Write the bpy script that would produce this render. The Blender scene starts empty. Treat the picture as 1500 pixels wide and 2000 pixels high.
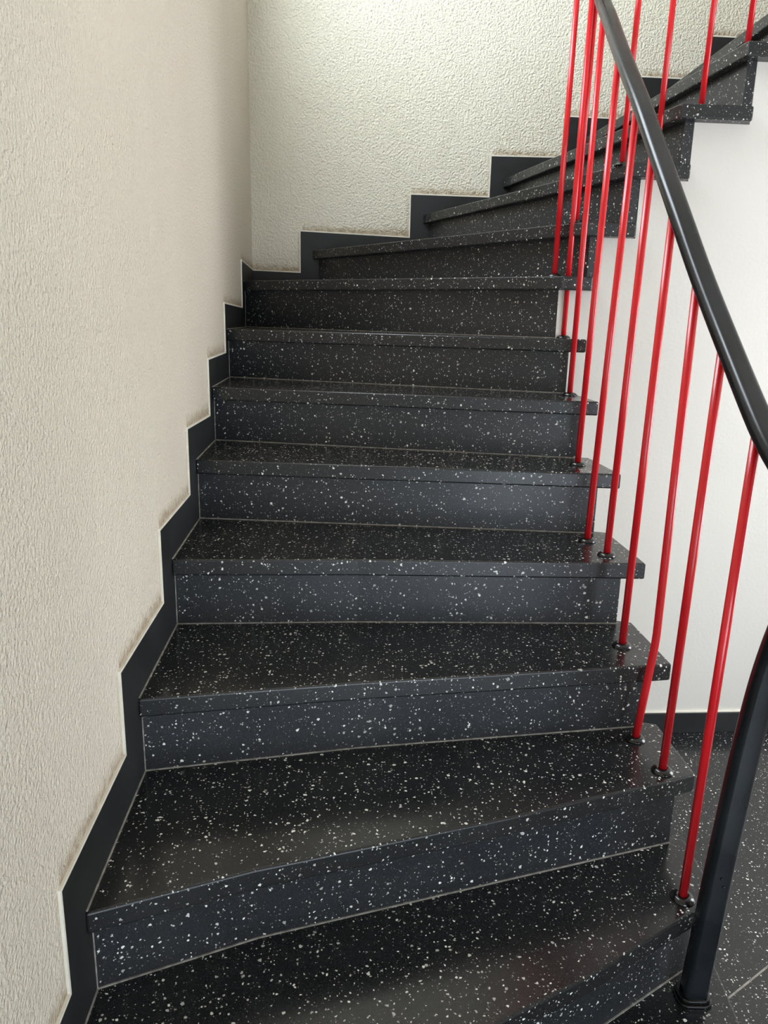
import bpy, bmesh, math, random
from mathutils import Vector, Matrix
from math import sin, cos, pi, radians

C = bpy.context.scene
COL = C.collection
random.seed(4)

# ------------------------------------------------------------------ camera
PITCH, ROLL, EYE, FPX = radians(14.26), radians(1.28), 1.273, 1495.0
fw = Vector((0, cos(PITCH), -sin(PITCH)))
rt0 = Vector((1, 0, 0)); up0 = rt0.cross(fw)
rt = cos(ROLL) * rt0 + sin(ROLL) * up0
up = -sin(ROLL) * rt0 + cos(ROLL) * up0
cam = bpy.data.cameras.new('camera')
cam.sensor_fit = 'VERTICAL'; cam.sensor_height = 36.0; cam.lens = FPX / 2000.0 * 36.0
cam.clip_start = 0.02
co = bpy.data.objects.new('camera', cam); COL.objects.link(co)
m = Matrix((rt, up, -fw)).transposed().to_4x4(); m.translation = Vector((0, 0, EYE))
co.matrix_world = m
C.camera = co

# ------------------------------------------------------------------ light
C.view_settings.view_transform = 'Standard'
C.view_settings.look = 'None'
C.view_settings.exposure = 0.66
C.view_settings.gamma = 1.0
C.view_settings.use_curve_mapping = False
w = bpy.data.worlds.new('world'); C.world = w; w.use_nodes = True
bg = w.node_tree.nodes['Background']
bg.inputs[0].default_value = (1.0, 0.945, 0.85, 1); bg.inputs[1].default_value = 0.5

SKY_LEFT, SKY_RIGHT, SKY_ENTRANCE = 10.0, 7.8, 5.6      # brightness of the daylight in the window panes (built with their walls below)

# ------------------------------------------------------------------ materials
def mat(name):
    m = bpy.data.materials.new(name); m.use_nodes = True
    nt = m.node_tree
    return m, nt, nt.nodes['Principled BSDF']
def N(nt, t, **kw):
    n = nt.nodes.new(t)
    for k, v in kw.items(): setattr(n, k, v)
    return n
def L(nt, a, b): nt.links.new(a, b)
def mathn(nt, op, a, b=None, c=None):
    n = N(nt, 'ShaderNodeMath', operation=op)
    for i, v in enumerate((a, b, c)):
        if v is None: continue
        if isinstance(v, (int, float)): n.inputs[i].default_value = v
        else: L(nt, v, n.inputs[i])
    return n.outputs[0]
def mixc(nt, f, a, b):
    n = N(nt, 'ShaderNodeMix', data_type='RGBA')
    if isinstance(f, (int, float)): n.inputs[0].default_value = f
    else: L(nt, f, n.inputs[0])
    for i, v in ((6, a), (7, b)):
        if isinstance(v, tuple): n.inputs[i].default_value = (*v, 1)
        else: L(nt, v, n.inputs[i])
    return n.outputs[2]
def ramp(nt, src, a, b):
    n = N(nt, 'ShaderNodeMapRange'); n.interpolation_type = 'SMOOTHSTEP'
    L(nt, src, n.inputs[0]); n.inputs[1].default_value = a; n.inputs[2].default_value = b
    return n.outputs[0]

def pane_mat(name, col, strength):
    m, nt, p = mat(name); nt.nodes.remove(p)
    e = N(nt, 'ShaderNodeEmission'); e.inputs[0].default_value = (*col, 1); e.inputs[1].default_value = strength
    L(nt, e.outputs[0], nt.nodes['Material Output'].inputs[0]); return m

def terrazzo(name='black_terrazzo', lo=(.0055, .006, .0065), hi=(.025, .0255, .0265)):
    m, nt, p = mat(name)
    tc = N(nt, 'ShaderNodeTexCoord')
    nz = N(nt, 'ShaderNodeTexNoise'); nz.inputs['Scale'].default_value = 170; nz.inputs['Detail'].default_value = 1
    L(nt, tc.outputs['Object'], nz.inputs['Vector'])
    sub = N(nt, 'ShaderNodeVectorMath', operation='SUBTRACT'); L(nt, nz.outputs['Color'], sub.inputs[0]); sub.inputs[1].default_value = (.5, .5, .5)
    sc = N(nt, 'ShaderNodeVectorMath', operation='SCALE'); L(nt, sub.outputs[0], sc.inputs[0]); sc.inputs['Scale'].default_value = 0.0062
    ad = N(nt, 'ShaderNodeVectorMath', operation='ADD'); L(nt, tc.outputs['Object'], ad.inputs[0]); L(nt, sc.outputs[0], ad.inputs[1])
    masks = []
    # (cells per metre, share of cells with a chip, min radius, max radius)
    for scale, share, r0, r1 in ((90, .22, .12, .33), (150, .27, .16, .36), (270, .13, .2, .36)):
        v = N(nt, 'ShaderNodeTexVoronoi'); v.inputs['Scale'].default_value = scale; v.inputs['Randomness'].default_value = 1
        L(nt, ad.outputs[0], v.inputs['Vector'])
        s = N(nt, 'ShaderNodeSeparateColor'); L(nt, v.outputs['Color'], s.inputs[0])
        pick = mathn(nt, 'LESS_THAN', s.outputs[0], share)
        rad = mathn(nt, 'MULTIPLY_ADD', mathn(nt, 'POWER', s.outputs[1], 1.6), r1 - r0, r0)
        d = mathn(nt, 'SUBTRACT', rad, v.outputs['Distance'])
        masks.append(mathn(nt, 'MULTIPLY', ramp(nt, d, -.015, .03), pick))
    chip = mathn(nt, 'MAXIMUM', mathn(nt, 'MAXIMUM', masks[0], masks[1]), mathn(nt, 'MULTIPLY', masks[2], .45))
    # chip colour: mostly warm white, some grey
    v = N(nt, 'ShaderNodeTexVoronoi'); v.inputs['Scale'].default_value = 90; L(nt, ad.outputs[0], v.inputs['Vector'])
    s = N(nt, 'ShaderNodeSeparateColor'); L(nt, v.outputs['Color'], s.inputs[0])
    ccol = mixc(nt, ramp(nt, s.outputs[2], .1, .9), (.36, .35, .32), (.82, .81, .75))
    # ground: black cement with fine grey mottling and scuffs
    n2 = N(nt, 'ShaderNodeTexNoise'); n2.inputs['Scale'].default_value = 420; n2.inputs['Detail'].default_value = 3; L(nt, tc.outputs['Object'], n2.inputs['Vector'])
    n3 = N(nt, 'ShaderNodeTexNoise'); n3.inputs['Scale'].default_value = 5; n3.inputs['Detail'].default_value = 5; L(nt, tc.outputs['Object'], n3.inputs['Vector'])
    base = mixc(nt, ramp(nt, n2.outputs[0], .35, .75), lo, hi)
    base = mixc(nt, mathn(nt, 'MULTIPLY', ramp(nt, n3.outputs[0], .4, .8), .25), base, (.02, .0195, .0185))
    L(nt, mixc(nt, chip, base, ccol), p.inputs['Base Color'])
    # walked-on tops are polished, upright faces are duller
    ge = N(nt, 'ShaderNodeNewGeometry'); gs = N(nt, 'ShaderNodeSeparateXYZ'); L(nt, ge.outputs['Normal'], gs.inputs[0])
    up_ = ramp(nt, gs.outputs[2], .5, .9)
    rg = mathn(nt, 'MULTIPLY_ADD', ramp(nt, n3.outputs[0], .3, .75), .10, .33)
    rg = mathn(nt, 'MULTIPLY_ADD', up_, -.16, rg)
    L(nt, rg, p.inputs['Roughness'])
    p.inputs['Specular IOR Level'].default_value = 0.5
    return m

def plaster(name, c0, c1, scale, strength, dist, steps=None, axis=0):
    m, nt, p = mat(name)
    tc = N(nt, 'ShaderNodeTexCoord')
    a = N(nt, 'ShaderNodeTexNoise'); a.inputs['Scale'].default_value = scale; a.inputs['Detail'].default_value = 2; a.inputs['Roughness'].default_value = .5; a.inputs['Distortion'].default_value = .1
    L(nt, tc.outputs['Object'], a.inputs['Vector'])
    b = N(nt, 'ShaderNodeTexNoise'); b.inputs['Scale'].default_value = 1.3; b.inputs['Detail'].default_value = 3; L(nt, tc.outputs['Object'], b.inputs['Vector'])
    bp = N(nt, 'ShaderNodeBump'); bp.inputs['Strength'].default_value = strength; bp.inputs['Distance'].default_value = dist
    L(nt, a.outputs[0], bp.inputs['Height']); L(nt, bp.outputs[0], p.inputs['Normal'])
    colr = mixc(nt, ramp(nt, b.outputs[0], .3, .7), c0, c1)
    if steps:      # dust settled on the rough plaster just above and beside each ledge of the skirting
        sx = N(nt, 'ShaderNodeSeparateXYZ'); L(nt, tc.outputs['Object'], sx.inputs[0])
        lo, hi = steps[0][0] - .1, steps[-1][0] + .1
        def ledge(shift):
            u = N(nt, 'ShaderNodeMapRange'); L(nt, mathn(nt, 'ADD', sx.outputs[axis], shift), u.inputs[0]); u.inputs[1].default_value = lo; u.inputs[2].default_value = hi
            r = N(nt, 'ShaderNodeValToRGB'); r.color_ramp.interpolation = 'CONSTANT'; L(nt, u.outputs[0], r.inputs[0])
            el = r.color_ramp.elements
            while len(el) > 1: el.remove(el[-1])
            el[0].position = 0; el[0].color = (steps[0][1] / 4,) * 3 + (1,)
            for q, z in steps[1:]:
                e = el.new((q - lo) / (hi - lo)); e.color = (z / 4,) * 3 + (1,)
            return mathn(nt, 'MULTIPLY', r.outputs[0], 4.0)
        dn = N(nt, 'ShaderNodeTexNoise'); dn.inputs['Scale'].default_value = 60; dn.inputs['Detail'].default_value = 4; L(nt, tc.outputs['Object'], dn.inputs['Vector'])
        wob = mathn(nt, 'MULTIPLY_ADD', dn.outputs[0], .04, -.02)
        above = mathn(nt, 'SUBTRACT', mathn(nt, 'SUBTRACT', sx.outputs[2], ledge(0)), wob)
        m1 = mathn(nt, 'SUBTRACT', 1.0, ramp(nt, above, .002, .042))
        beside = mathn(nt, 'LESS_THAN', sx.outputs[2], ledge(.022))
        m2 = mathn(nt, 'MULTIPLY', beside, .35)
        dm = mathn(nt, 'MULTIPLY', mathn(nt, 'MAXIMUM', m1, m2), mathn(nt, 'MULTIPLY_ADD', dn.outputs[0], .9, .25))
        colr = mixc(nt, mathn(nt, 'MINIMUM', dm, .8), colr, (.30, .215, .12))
    L(nt, colr, p.inputs['Base Color'])
    p.inputs['Roughness'].default_value = .55; p.inputs['Specular IOR Level'].default_value = .3
    return m

def plain(name, col, rough, spec=.5, var=.0, nscale=30, bump=0):
    m, nt, p = mat(name)
    tc = N(nt, 'ShaderNodeTexCoord'); n = N(nt, 'ShaderNodeTexNoise'); n.inputs['Scale'].default_value = nscale; n.inputs['Detail'].default_value = 4
    L(nt, tc.outputs['Object'], n.inputs['Vector'])
    hi = tuple(min(1, c * (1 + var)) for c in col); lo = tuple(c * (1 - var) for c in col)
    L(nt, mixc(nt, ramp(nt, n.outputs[0], .3, .7), lo, hi), p.inputs['Base Color'])
    L(nt, mathn(nt, 'MULTIPLY_ADD', n.outputs[0], .15, rough - .07), p.inputs['Roughness'])
    p.inputs['Specular IOR Level'].default_value = spec
    if bump:
        bp = N(nt, 'ShaderNodeBump'); bp.inputs['Strength'].default_value = bump; bp.inputs['Distance'].default_value = .001
        L(nt, n.outputs[0], bp.inputs['Height']); L(nt, bp.outputs[0], p.inputs['Normal'])
    return m

TERR = terrazzo()
TERR_R = terrazzo('black_riser_terrazzo_daylit', (.0085, .0092, .0105), (.037, .039, .0435))  # unpolished risers, with bluish daylight lightened into their colour
LEDGE_L = [(.40, .285), (.930, .463), (1.282, .632), (1.645, .800), (2.012, .972), (2.39, 1.137), (2.78, 1.304), (3.32, 1.484)]
LEDGE_B = [(-.60, 1.472), (-.42, 1.650), (.093, 1.831), (.462, 2.010), (.803, 2.187), (1.13, 2.364), (1.435, 2.542), (1.74, 2.71)]
PL_LEFT = plaster('rough_plaster_left', (.70, .625, .51), (.74, .665, .55), 150, .8, .010, LEDGE_L, 1)
PL_BACK = plaster('rough_plaster_back', (.69, .65, .525), (.73, .695, .57), 115, .85, .013, LEDGE_B, 0)
PL_IN = plaster('smooth_plaster', (.575, .55, .505), (.605, .58, .535), 90, .15, .003)
BEAD = plain('smooth_paint_edge', (.74, .70, .60), .5, .3, .08, 20)
SKIRT = plain('black_skirting', (.014, .0148, .0152), .50, .35, .25, 8)
MORTAR = plain('grey_mortar', (.27, .25, .22), .8, .2, .3, 60)
RED = plain('red_lacquer', (.60, .014, .02), .22, .5, .06, 14)
PVC = plain('black_handrail_plastic', (.008, .010, .012), .27, .5, .3, 9)
RUB = plain('black_plastic_collar', (.006, .006, .006), .16, .6, .1, 40)
SPOT = plain('white_paint_drop', (.75, .75, .72), .5)

# ------------------------------------------------------------------ mesh helpers
def link(name, bm, material, parent=None, smooth=False, bevel=0, seg=2):
    me = bpy.data.meshes.new(name); bmesh.ops.recalc_face_normals(bm, faces=bm.faces[:]); bm.to_mesh(me); bm.free()
    for mm in (material if isinstance(material, (list, tuple)) else [material]): me.materials.append(mm)
    o = bpy.data.objects.new(name, me); COL.objects.link(o)
    if parent: o.parent = parent
    if smooth:
        for p in me.polygons: p.use_smooth = True
    if bevel:
        b = o.modifiers.new('bevel', 'BEVEL'); b.width = bevel; b.segments = seg; b.limit_method = 'ANGLE'; b.angle_limit = radians(35)
    return o
def struct(o, label, cat):
    o['kind'] = 'structure'; o['label'] = label; o['category'] = cat
    return o
def empty(name, loc, parent=None):
    o = bpy.data.objects.new(name, None); COL.objects.link(o); o.location = loc
    o.empty_display_size = .05
    if parent: o.parent = parent
    return o
def prism(bm, pts, z0, z1):
    """pts: (x,y) or (x,y,dz); z0,z1: bottom/top"""
    b = [bm.verts.new((p[0], p[1], z0 + (p[2] if len(p) > 2 else 0))) for p in pts]
    t = [bm.verts.new((p[0], p[1], z1 + (p[2] if len(p) > 2 else 0))) for p in pts]
    n = len(pts)
    bm.faces.new(t); bm.faces.new(b[::-1])
    for i in range(n): bm.faces.new((b[i], b[(i + 1) % n], t[(i + 1) % n], t[i]))
def slab3(bm, prof, org, u, v, nrm, th):
    """profile polygon in (u,v) plane extruded by th along nrm"""
    f = [bm.verts.new(org + u * a + v * b) for a, b in prof]
    k = [bm.verts.new(org + u * a + v * b + nrm * th) for a, b in prof]
    n = len(prof)
    bm.faces.new(f); bm.faces.new(k[::-1])
    for i in range(n): bm.faces.new((f[i], k[i], k[(i + 1) % n], f[(i + 1) % n]))
def sweep(bm, path, section, upv=Vector((0, 0, 1)), cap=True):
    """section: list of (a,b) -> a along side, b along up"""
    rings = []
    n = len(path)
    for i, p in enumerate(path):
        t = (path[min(i + 1, n - 1)] - path[max(i - 1, 0)]).normalized()
        s = t.cross(upv if not callable(upv) else upv(i)).normalized(); u_ = s.cross(t).normalized()
        rings.append([bm.verts.new(p + s * a + u_ * b) for a, b in section])
    m_ = len(section)
    for r0, r1 in zip(rings, rings[1:]):
        for j in range(m_): bm.faces.new((r0[j], r0[(j + 1) % m_], r1[(j + 1) % m_], r1[j]))
    if cap: bm.faces.new(rings[0][::-1]); bm.faces.new(rings[-1])
def circ(r, n=14): return [(r * cos(2 * pi * i / n), r * sin(2 * pi * i / n)) for i in range(n)]
def catmull(P, k=6):
    out = []
    for i in range(len(P) - 1):
        a, b, c, d = P[max(i - 1, 0)], P[i], P[i + 1], P[min(i + 2, len(P) - 1)]
        for j in range(k):
            t = j / k
            out.append(.5 * ((2 * b) + (c - a) * t + (2 * a - 5 * b + 4 * c - d) * t * t + (3 * b - a - 3 * c + d) * t ** 3))
    out.append(P[-1]); return out
def lathe(bm, prof, center, n=28):
    rings = []
    for r, z in prof:
        if r < 1e-6: rings.append([bm.verts.new(center + Vector((0, 0, z)))]); continue
        rings.append([bm.verts.new(center + Vector((r * cos(2 * pi * i / n), r * sin(2 * pi * i / n), z))) for i in range(n)])
    for a, b in zip(rings, rings[1:]):
        for i in range(n):
            j = (i + 1) % n
            if len(a) == 1: bm.faces.new((a[0], b[j], b[i]))
            elif len(b) == 1: bm.faces.new((a[i], a[j], b[0]))
            else: bm.faces.new((a[i], a[j], b[j], b[i]))

# ------------------------------------------------------------------ plan of the stairwell (metres)
XL = lambda y: -.389 - .067 * y           # face of the skirting on the left wall
YB = lambda x: 3.82 + .063 * x            # face of the skirting on the back wall
YI = lambda x: 2.500 + .074 * x           # inner wall under the upper flight
YE = lambda x: 2.455 + .074 * x           # line of the tread ends above it
CORNER = (-.646, 3.779)
FLOOR = -.205
T = .041
Z = {-1: FLOOR, 0: 0.0, 1: .182, 2: .352, 3: .525, 4: .700, 5: .875, 6: 1.048, 7: 1.220, 8: 1.410, 9: 1.572, 10: 1.745,
     11: 1.913, 12: 2.087, 13: 2.262, 14: 2.437, 15: 2.612}
lp = lambda y: (XL(y), y)
bp_ = lambda x: (x, YB(x))
# front edges of the treads, left to right
FRONT = {
    0: [lp(.32), (.20, .80), (.55, 1.03), (.69, 1.13)],
    1: [lp(.66), (.0, .868), (.225, 1.0), (.379, 1.085), (.553, 1.200), (.676, 1.277)],
    2: [lp(1.01), (-.21, 1.116), (.258, 1.276), (.44, 1.347), (.596, 1.402), (.671, 1.432)],
    3: [lp(1.383), (-.046, 1.476), (.58, 1.586), (.661, 1.602)],
    4: [lp(1.745), (-.06, 1.776), (.648, 1.797)],
    5: [lp(2.112), (.641, 2.038)],
    6: [lp(2.435), (.62, 2.246)],
    7: [lp(2.815), (.622, 2.452)],
    8: [lp(3.36), (.540, 2.495), (.636, 2.502)],
    9: [bp_(-.365), (.602, 2.500)],
    10: [bp_(.152), (.727, 2.509)],
    11: [bp_(.522), (.864, 2.519)],
    12: [bp_(.868), (1.043, 2.532)],
    13: [bp_(1.185), (1.222, 2.545)],
    14: [bp_(1.49), (1.405, 2.559)],
    15: [bp_(1.80), (1.59, 2.573)],
}
# riser lines (left end on the wall, right end at the body)
RISER = {
    0: [lp(.36), (.20, .84), (.65, 1.15)],
    1: [lp(.70), (.0, .912), (.434, 1.155), (.632, 1.285)],
    2: [lp(1.035), (-.21, 1.150), (.258, 1.310), (.634, 1.437)],
    3: [lp(1.403), (-.046, 1.508), (.612, 1.628)],
    4: [lp(1.770), (-.06, 1.808), (.602, 1.836)],
    5: [lp(2.135), (.588, 2.066)],
    6: [lp(2.470), (.574, 2.277)],
    7: [lp(2.850), (.577, 2.492)],
    8: [lp(3.410), (.541, 2.541)],
    9: [bp_(-.335), (.628, YI(.628))],
    10: [bp_(.180), (.742, YI(.742))],
    11: [bp_(.550), (.893, YI(.893))],
    12: [bp_(.897), (1.067, YI(1.067))],
    13: [bp_(1.213), (1.248, YI(1.248))],
    14: [bp_(1.518), (1.43, YI(1.43))],
    15: [bp_(1.828), (1.615, YI(1.615))],
    16: [bp_(2.14), (1.80, YI(1.80))],
}
def offs(line, d):
    """shift a polyline to its left-hand (uphill) side by d"""
    out = []
    n = len(line)
    for i, p in enumerate(line):
        a = line[max(i - 1, 0)]; b = line[min(i + 1, n - 1)]
        v = Vector((b[0] - a[0], b[1] - a[1])).normalized(); nn = Vector((-v.y, v.x))
        out.append((p[0] + nn.x * d, p[1] + nn.y * d))
    return out
def stay_left(line, k):     # keep the wall end of a shifted line on its wall, the free end on the body line
    l = list(line)
    l[0] = lp(l[0][1]) if k <= 8 else bp_(l[0][0])
    if k >= 8: l[-1] = (l[-1][0], YI(l[-1][0]))
    return l

# ------------------------------------------------------------------ structure: floor, walls, skirtings
bm = bmesh.new()
prism(bm, [(-1.2, -2.6), (3.0, -2.6), (3.0, 4.6), (-1.2, 4.6)], FLOOR - .1, FLOOR)
struct(link('floor', bm, TERR), 'black terrazzo hall floor with white chips at the foot of the stairs', 'floor')

# left wall: plaster slab behind the skirting face
ul = Vector((-.067, 1, 0)).normalized(); nl = Vector((-1, -.067, 0)).normalized(); zz = Vector((0, 0, 1))
ol = Vector((XL(0), 0, 0))
SL = math.sqrt(1 + .067 ** 2)
bm = bmesh.new()
WY0, WY1, WZ0, WZ1 = 1.4, 3.25, 2.66, 4.1      # landing window, above the frame
for a, b, c, d in ((-2.6, 3.80, FLOOR, WZ0), (-2.6, 3.80, WZ1, 5.2), (-2.6, WY0, WZ0, WZ1), (WY1, 3.80, WZ0, WZ1)):
    slab3(bm, [(a, c), (b, c), (b, d), (a, d)], ol + nl * .004, ul, zz, nl, .15)
bmesh.ops.remove_doubles(bm, verts=bm.verts[:], dist=1e-5)
struct(link('wall_left', bm, PL_LEFT), 'cream rough plaster wall on the left of the stairs', 'wall')
def window(name, org, u, nrm, a, b, c, d, label, col, strength, back):
    root = empty(name, org + u * ((a + b) / 2) + Vector((0, 0, c))); struct(root, label, 'window')
    inv = Matrix.Translation(-root.location)
    bm = bmesh.new(); w_ = .055
    for q in ((a, a + w_, c, d), (b - w_, b, c, d), (a + w_, b - w_, c, c + w_), (a + w_, b - w_, d - w_, d), ((a + b) / 2 - .03, (a + b) / 2 + .03, c + w_, d - w_)):
        slab3(bm, [(q[0], q[2]), (q[1], q[2]), (q[1], q[3]), (q[0], q[3])], org + nrm * back, u, Vector((0, 0, 1)), nrm, .05)
    o = link('frame', bm, FRAME, bevel=.003); o.parent = root; o.matrix_parent_inverse = inv
    bm = bmesh.new(); slab3(bm, [(a + .01, c + .01), (b - .01, c + .01), (b - .01, d - .01), (a + .01, d - .01)], org + nrm * (back + .02), u, Vector((0, 0, 1)), nrm, .006)
    o = link('pane', bm, pane_mat(name + '_daylight', col, strength)); o.parent = root; o.matrix_parent_inverse = inv
FRAME = plain('white_window_frame', (.7, .7, .68), .4)
window('window_1', ol, ul, nl, WY0, WY1, WZ0, WZ1, 'bright landing window high in the left wall', (.83, .915, 1.0), SKY_LEFT, .06)
ub = Vector((1, .063, 0)).normalized(); nb = Vector((-.063, 1, 0)).normalized(); ob = Vector((0, YB(0), 0))
SB = math.sqrt(1 + .063 ** 2)
bm = bmesh.new()
slab3(bm, [(-.95, FLOOR), (2.8, FLOOR), (2.8, 5.2), (-.95, 5.2)], ob + nb * .004, ub, zz, nb, .15)
struct(link('wall_back', bm, PL_BACK), 'yellowish cream rough plaster wall behind the upper steps', 'wall')

# inner wall under the upper flight, stepped top
ui = Vector((1, .074, 0)).normalized(); ni = Vector((-.074, 1, 0)).normalized(); oi = Vector((0, YI(0), 0))
SI = math.sqrt(1 + .074 ** 2)
prof = [(.541 * SI, FLOOR), (2.62, FLOOR), (2.62, Z[15] - T)]
xs = {k: RISER[k][-1][0] + .031 for k in range(9, 16)}
for k in range(15, 8, -1):
    prof += [(xs[k] * SI, Z[k] - T), (xs[k] * SI, Z[k - 1] - T)]
prof += [(.541 * SI, Z[8] - T)]
bm = bmesh.new(); slab3(bm, prof, oi + ni * .001, ui, zz, ni, .09)
struct(link('wall_inner', bm, PL_IN), 'smooth white wall under the upper flight, behind the red rods', 'wall')
bm = bmesh.new()
slab3(bm, [(.60 * SI, FLOOR), (2.62, FLOOR), (2.62, FLOOR + .080), (.60 * SI, FLOOR + .080)], oi - ni * .012, ui, zz, ni, .013)
struct(link('baseboard_inner', bm, SKIRT, bevel=.002), 'black skirting at the foot of the smooth white wall', 'skirting')
bm = bmesh.new()
slab3(bm, [(.60 * SI, FLOOR + .080), (2.62, FLOOR + .080), (2.62, FLOOR + .085), (.60 * SI, FLOOR + .085)], oi - ni * .006, ui, zz, ni, .007)
struct(link('trim_1', bm, BEAD), 'thin cream paint edge above the black hall skirting', 'trim')

def skirting(name, prof_top, org, u, nrm, scale, label, beadname, beadlabel):
    top = [(a * scale, z) for a, z in prof_top]
    low = [(a, z - .34) for a, z in top][::-1]
    bm = bmesh.new(); slab3(bm, top + low, org, u, zz, nrm, .02)
    struct(link(name, bm, SKIRT, bevel=.0015), label, 'skirting')
    # the smooth plaster edge that runs round it: outer offset polygon strip
    b = .0055
    bm = bmesh.new()
    for (a0, z0), (a1, z1) in zip(top, top[1:]):
        if abs(a1 - a0) < 1e-4:
            q = [(a0 - b, min(z0, z1)), (a0, min(z0, z1)), (a0, max(z0, z1) + b), (a0 - b, max(z0, z1) + b)]
        else:
            q = [(a0, z0), (a1 - b, z1), (a1 - b, z1 + b), (a0, z0 + b)]
        slab3(bm, q, org - nrm * .0005, u, zz, nrm, .012)
    struct(link(beadname, bm, BEAD), beadlabel, 'trim')
yl = [(.20, .10), (.56, .10), (.56, .285), (.930, .282), (.930, .463), (1.282, .463), (1.282, .632), (1.645, .628), (1.645, .800), (2.012, .797),
      (2.012, .975), (2.39, .963), (2.39, 1.135), (2.78, 1.138), (2.78, 1.308), (3.32, 1.298), (3.32, 1.488), (3.779, 1.474)]
skirting('baseboard_left', yl, ol, ul, nl, SL, 'black stepped skirting climbing the left plaster wall', 'trim_2', 'cream paint edge following the stepped skirting on the left wall')
xb = [(-.646, 1.474), (-.42, 1.469), (-.42, 1.655), (.093, 1.640), (.093, 1.831), (.462, 1.829), (.462, 2.008), (.803, 2.012), (.803, 2.187), (1.13, 2.184),
      (1.13, 2.364), (1.435, 2.362), (1.435, 2.542), (1.74, 2.54), (1.74, 2.71), (2.05, 2.71)]
skirting('baseboard_back', xb, ob, ub, nb, SB, 'black stepped skirting climbing the back plaster wall', 'trim_3', 'cream paint edge following the stepped skirting on the back wall')

# joint between two floor slabs beside the post
bm = bmesh.new()
sweep(bm, [Vector((.72, 1.356, FLOOR)), Vector((.945, 1.510, FLOOR))], [(-.0022, -.001), (.0022, -.001), (.0022, .0006), (-.0022, .0006)])
struct(link('trim_4', bm, MORTAR), 'pale joint line in the hall floor beside the black post', 'joint')

# rooms beyond what the photo shows: rear wall with the entrance opening, right wall
PL_R = plain('hall_paint', (.62, .60, .55), .6, .3, .03)
bm = bmesh.new()
for a, b, c, d in ((-.4, .2, FLOOR, 5.2), (2.6, 2.85, FLOOR, 5.2), (.2, 2.6, 1.5, 5.2)):
    prism(bm, [(a, -1.95), (b, -1.95), (b, -1.8), (a, -1.8)], c, d)
struct(link('wall_rear', bm, PL_R), 'painted hall wall with the glazed entrance', 'wall')
bm = bmesh.new(); prism(bm, [(1.15, .45), (1.32, .45), (1.32, 1.32), (1.15, 1.32)], FLOOR, 5.2)  # added out of view to block window light from the near left wall
struct(link('wall_light_blocker', bm, PL_R), 'unseen painted pillar added in the hall to shade the near left wall', 'wall')
bm = bmesh.new()
for a, b, c, d in ((-1.8, 1.2, FLOOR, 5.2), (2.45, 4.0, FLOOR, 5.2), (1.2, 2.45, 2.0, 5.2), (1.2, 2.45, FLOOR, .4)):
    prism(bm, [(2.7, a), (2.85, a), (2.85, b), (2.7, b)], c, d)
struct(link('wall_right', bm, PL_R), 'painted hall wall with a window', 'wall')
window('window_2', Vector((2.7, 0, 0)), Vector((0, 1, 0)), Vector((1, 0, 0)), 1.2, 2.45, .4, 2.0, 'hall window in the right wall', (.92, .95, 1.0), SKY_RIGHT, .05)
window('window_3', Vector((0, -1.8, 0)), Vector((1, 0, 0)), Vector((0, -1, 0)), .2, 2.6, FLOOR, 1.5, 'glazed entrance screen behind the camera', (.78, .89, 1.0), SKY_ENTRANCE, .05)

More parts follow.
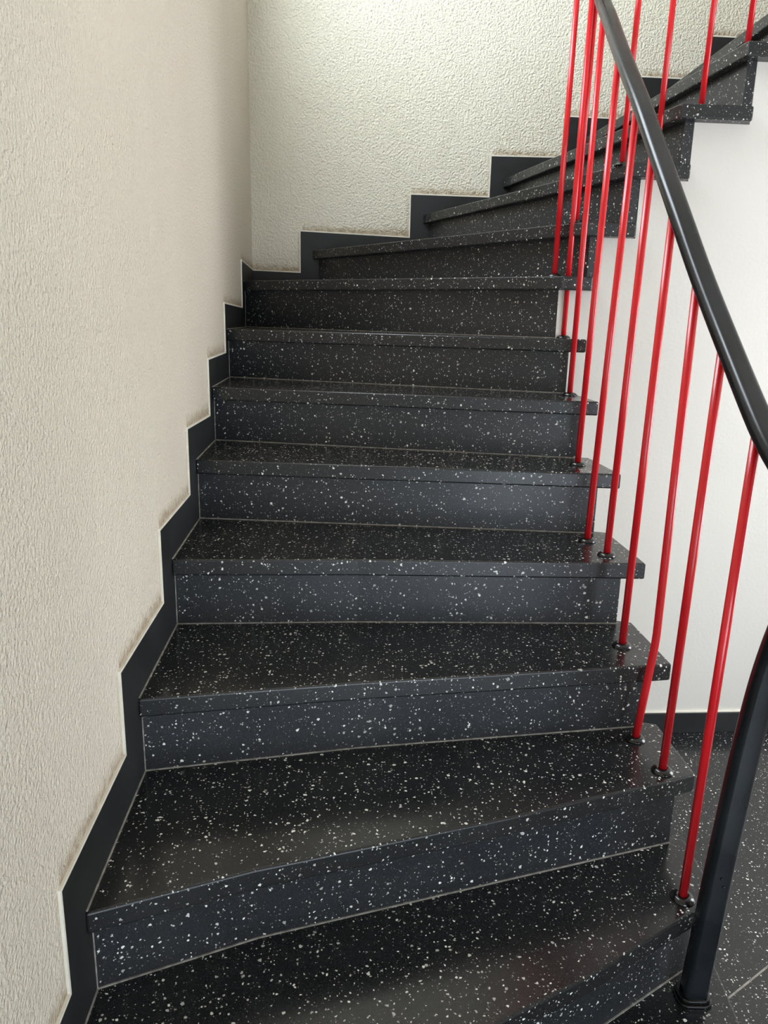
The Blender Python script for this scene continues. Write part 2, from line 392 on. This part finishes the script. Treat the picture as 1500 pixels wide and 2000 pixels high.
# ------------------------------------------------------------------ staircase
stair = empty('staircase', (.1, 1.0, FLOOR))
stair['label'] = 'winding staircase of black white-chipped terrazzo steps turning right'
stair['category'] = 'staircase'
def ch(o, parent):      # parent while keeping world coordinates
    o.parent = parent
    o.matrix_parent_inverse = Matrix.Translation(-Vector(WP[parent.name]))
    return o
WP = {stair.name: stair.location.copy()}
SIDE = lambda y: .765 - .065 * y       # free ends of the lower treads
BODY = lambda y: .717 - .065 * y
def body_end(line, k):
    l = list(line)
    if k <= 7 and k >= 1:
        pass
    return l
core = bmesh.new()
for k in range(0, 16):
    zt = Z[k]; zb = Z[k - 1]
    mid = Vector((FRONT[k][0][0], FRONT[k][0][1], zb))
    st = empty('step', mid); WP[st.name] = mid.copy()
    ch(st, stair)
    def part(name, bm, material, **kw):
        o = link(name, bm, material, **kw); o.parent = st
        o.matrix_parent_inverse = Matrix.Translation(-mid); return o
    # --- riser slab
    r = RISER[k]
    rb = stay_left(offs(r, .03), k)
    if k < 8: rb[-1] = (r[-1][0] + (rb[-1][1] - r[-1][1]) * -.065, rb[-1][1])
    if k == 8: rb = stay_left(offs(r, .03), 8); rb[-1] = (.541, 2.575)
    bm = bmesh.new(); prism(bm, r + rb[::-1], zb, zt - T)
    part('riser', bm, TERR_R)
    # --- tread slab
    nr = RISER.get(k + 1)
    back = stay_left(offs(nr, .028), k + 1)
    f = FRONT[k]
    if k <= 6:
        yb_ = nr[-1][1] + .012
        pts = f + [(SIDE(yb_) if k else .70, yb_), (BODY(yb_) - .02, yb_ + .02)] + back[:-1][::-1]
    elif k == 7:
        pts = f + [(.600, 2.497), (.56, 2.56), (.54, 2.575)] + back[:-1][::-1]
    elif k == 8:
        pts = f + [(.66, YI(.66) + .01), (.62, YI(.62) + .03), back[0], CORNER]
    else:
        xe = nr[-1][0] + .018
        pts = f + [(xe, YE(xe)), (xe + .012, YI(xe) + .02), back[0]]
    bm = bmesh.new(); prism(bm, pts, zt - T, zt)
    part('tread', bm, TERR, bevel=.0045, seg=3)
    # --- mortar lines along riser foot
    bm = bmesh.new()
    P = [Vector((x, y, zb + .0005)) for x, y in offs(r, -.001)]
    if k > 0: sweep(bm, P, [(-.0016, -.0015), (.0016, -.0015), (.0016, .0016), (-.0016, .0016)])
    if k <= 8:
        y0 = f[0][1] + .006; y1 = nr[0][1] if k < 8 else CORNER[1]
        e = .0012
        sweep(bm, [Vector((XL(y0) + e, y0, zt + .0004)), Vector((XL(y1) + e, y1, zt + .0004))], [(-.0013, -.0013), (.0013, -.0013), (.0013, .0013), (-.0013, .0013)])
    if 1 <= k <= 8:
        y0 = r[0][1] - .001
        sweep(bm, [Vector((XL(y0) + .001, y0, zb)), Vector((XL(y0) + .001, y0, zt - T))], circ(.0013, 6), upv=Vector((0, 1, 0)))
    part('mortar_joint', bm, MORTAR)
    # --- plastered core below
    n2 = stay_left(offs(r, .0305), k)
    if k <= 7:
        a = list(n2); yr = a[-1][1]; a[-1] = (r[-1][0] - .001 - (yr - r[-1][1]) * .065, yr)
        b = list(stay_left(offs(nr, .0305), k + 1))
        b[-1] = (nr[-1][0] - .001, nr[-1][1] + .0305)
        if k == 7: b[-1] = (.541, 2.60)
        prism(core, a + b[::-1], FLOOR - .01, zt - T - .0005)
    elif k == 8:
        prism(core, [lp(3.44), (.541, 2.60), (.66, 2.62), bp_(-.30), CORNER], FLOOR - .01, zt - T - .0005)
    else:
        x0 = r[-1][0] + .033; x1 = nr[-1][0] + .033
        prism(core, [(x0, YI(x0) + .05), (x1, YI(x1) + .05), stay_left(offs(nr, .031), k + 1)[0], stay_left(offs(r, .031), k)[0]], FLOOR - .01, zt - T - .0005)
ch(link('plastered_core', core, PL_IN), stair)['label'] = 'white plastered side of the staircase under the terrazzo slabs'

# ------------------------------------------------------------------ railing
rail = empty('stair_railing', (.623, 1.218, 0)); WP[rail.name] = rail.location.copy()
rail['label'] = 'stair railing of thin red rods under a black handrail and black end post'
rail['category'] = 'railing'
# base (x, y, step), top (x, y, z)
rods = [((.602, 1.271), 1, (.613, 1.267, 1.095)), ((.603, 1.443), 2, (.612, 1.440, 1.230)), ((.585, 1.570), 2, (.599, 1.565, 1.352)),
        ((.575, 1.695), 3, (.582, 1.693, 1.492)), ((.567, 1.858), 4, (.578, 1.855, 1.637)), ((.549, 1.985), 4, (.569, 1.979, 1.760)),
        ((.552, 2.165), 5, (.564, 2.162, 1.907)), ((.575, 2.425), 6, (.581, 2.425, 2.100)),
        ((.567, 2.545), 7, (.573, 2.545, 2.22)), ((.527, 2.560), 8, (.533, 2.560, 2.34)), ((.583, 2.560), 9, (.590, 2.560, 2.46)),
        ((.714, 2.572), 10, (.722, 2.572, 2.64)), ((.821, 2.580), 10, (.826, 2.580, 2.77)), ((.945, 2.588), 11, (.957, 2.588, 2.93)), ((1.067, 2.597), 12, (1.080, 2.597, 3.08)),
        ((1.25, 2.61), 13, (1.26, 2.61, 3.26)), ((1.43, 2.625), 14, (1.44, 2.625, 3.44))]
for i, ((bx, by), k, (tx, ty, tz)) in enumerate(rods):
    z0 = Z[k]
    a = Vector((bx, by, z0 - .002)); b = Vector((tx + .003, ty, tz + .003))
    path = [a, a.lerp(b, .5), b]
    if i == 2:      # the bent rod
        path = [a, a.lerp(b, .245) + Vector((.0165, .0, 0)), b]
        q0, q1, q2 = path
        path = [q0] + [q0.lerp(q1, t).lerp(q1.lerp(q2, t * .12), 0) for t in (.5, .93)] + [q1 + (q2 - q1) * .0 + Vector((-.0006, 0, 0)), q1.lerp(q2, .02), q1.lerp(q2, .3), q2]
    bm = bmesh.new(); sweep(bm, path, circ(.0086, 16), upv=Vector((0, 1, 0)))
    rod = link('baluster', bm, RED, smooth=True); ch(rod, rail)
    if i == 2: rod['label'] = 'red baluster with a bend low down'
    bm = bmesh.new()
    lathe(bm, [(.0085, .0085), (.0115, .0098), (.0160, .0088), (.0205, .0058), (.0232, .002), (.0236, 0), (.0085, 0)], Vector((bx, by, z0)))
    c_ = link('collar', bm, RUB, smooth=True)
    c_.parent = rod
    bm = None
# handrail and post: rounded oval section
def oval(wd, ht, rr, n=5):
    pts = []
    for cx, cy, a0 in ((wd / 2 - rr, ht / 2 - rr, 0), (-wd / 2 + rr, ht / 2 - rr, 90), (-wd / 2 + rr, -ht / 2 + rr, 180), (wd / 2 - rr, -ht / 2 + rr, 270)):
        for j in range(n + 1):
            a_ = radians(a0 + 90 * j / n); pts.append((cx + rr * cos(a_), cy + rr * sin(a_)))
    return pts
H2 = .016
rp = [Vector(p) for p in ((.668, 1.150, .885), (.660, 1.120, .945), (.645, 1.125, .995), (.632, 1.190, 1.052), (.622, 1.267, 1.112), (.620, 1.440, 1.246), (.608, 1.565, 1.367), (.594, 1.693, 1.504), (.589, 1.855, 1.652), (.583, 1.979, 1.770),
      (.580, 2.162, 1.921), (.586, 2.36, 2.075), (.590, 2.50, 2.19), (.600, 2.565, 2.33), (.630, 2.580, 2.49), (.722, 2.585, 2.66), (.826, 2.590, 2.79), (.957, 2.598, 2.95), (1.080, 2.607, 3.10), (1.26, 2.62, 3.28), (1.44, 2.635, 3.46), (1.8, 2.66, 3.80))]
pp = [Vector((.6226, 1.218, .004)), Vector((.6395, 1.218, .33)), Vector((.657, 1.216, .607)), Vector((.668, 1.200, .76))]
whole = catmull(pp + rp, 7)
cut = 7 * len(pp)               # the post ends and the handrail begins where the profile bends over
def tube_rings(bm, a, b):
    rings = []
    for i in range(a, b + 1):
        t = (whole[min(i + 1, len(whole) - 1)] - whole[max(i - 1, 0)]).normalized()
        u_ = Vector((0, -1, 0)) if whole[i].y < 2.25 else Vector((0, 0, 1))
        sd = t.cross(u_).normalized(); uu = sd.cross(t).normalized()
        f = min(1, i / cut); wd, ht = .050 - .008 * f, .036 - .003 * f
        rings.append([bm.verts.new(whole[i] + sd * p + uu * q) for p, q in oval(wd, ht, .013, 6)])
    k = len(rings[0])
    for r0, r1 in zip(rings, rings[1:]):
        for q in range(k): bm.faces.new((r0[q], r0[(q + 1) % k], r1[(q + 1) % k], r1[q]))
    bm.faces.new(rings[0][::-1]); bm.faces.new(rings[-1])
bm = bmesh.new(); tube_rings(bm, cut, len(whole) - 1)
hr = ch(link('handrail', bm, PVC, smooth=True), rail)
bm = bmesh.new(); tube_rings(bm, 0, cut)
for (sx, sz) in ((.657, .287), (.6625, .270)):
    bmesh.ops.create_icosphere(bm, subdivisions=2, radius=.0022, matrix=Matrix.Translation((sx - .022, 1.199, sz)))
post = ch(link('post', bm, PVC, smooth=True), rail)
bm = bmesh.new()
for z0, z1, g in ((0, .006, .009), (.006, .015, .006)):
    prism(bm, [(.6226 + a, 1.218 + b) for a, b in oval(.050 + 2 * g, .036 + 2 * g, .018, 8)], z0, z1)
fl = ch(link('base_flange', bm, RUB, bevel=.0025, seg=3), rail)
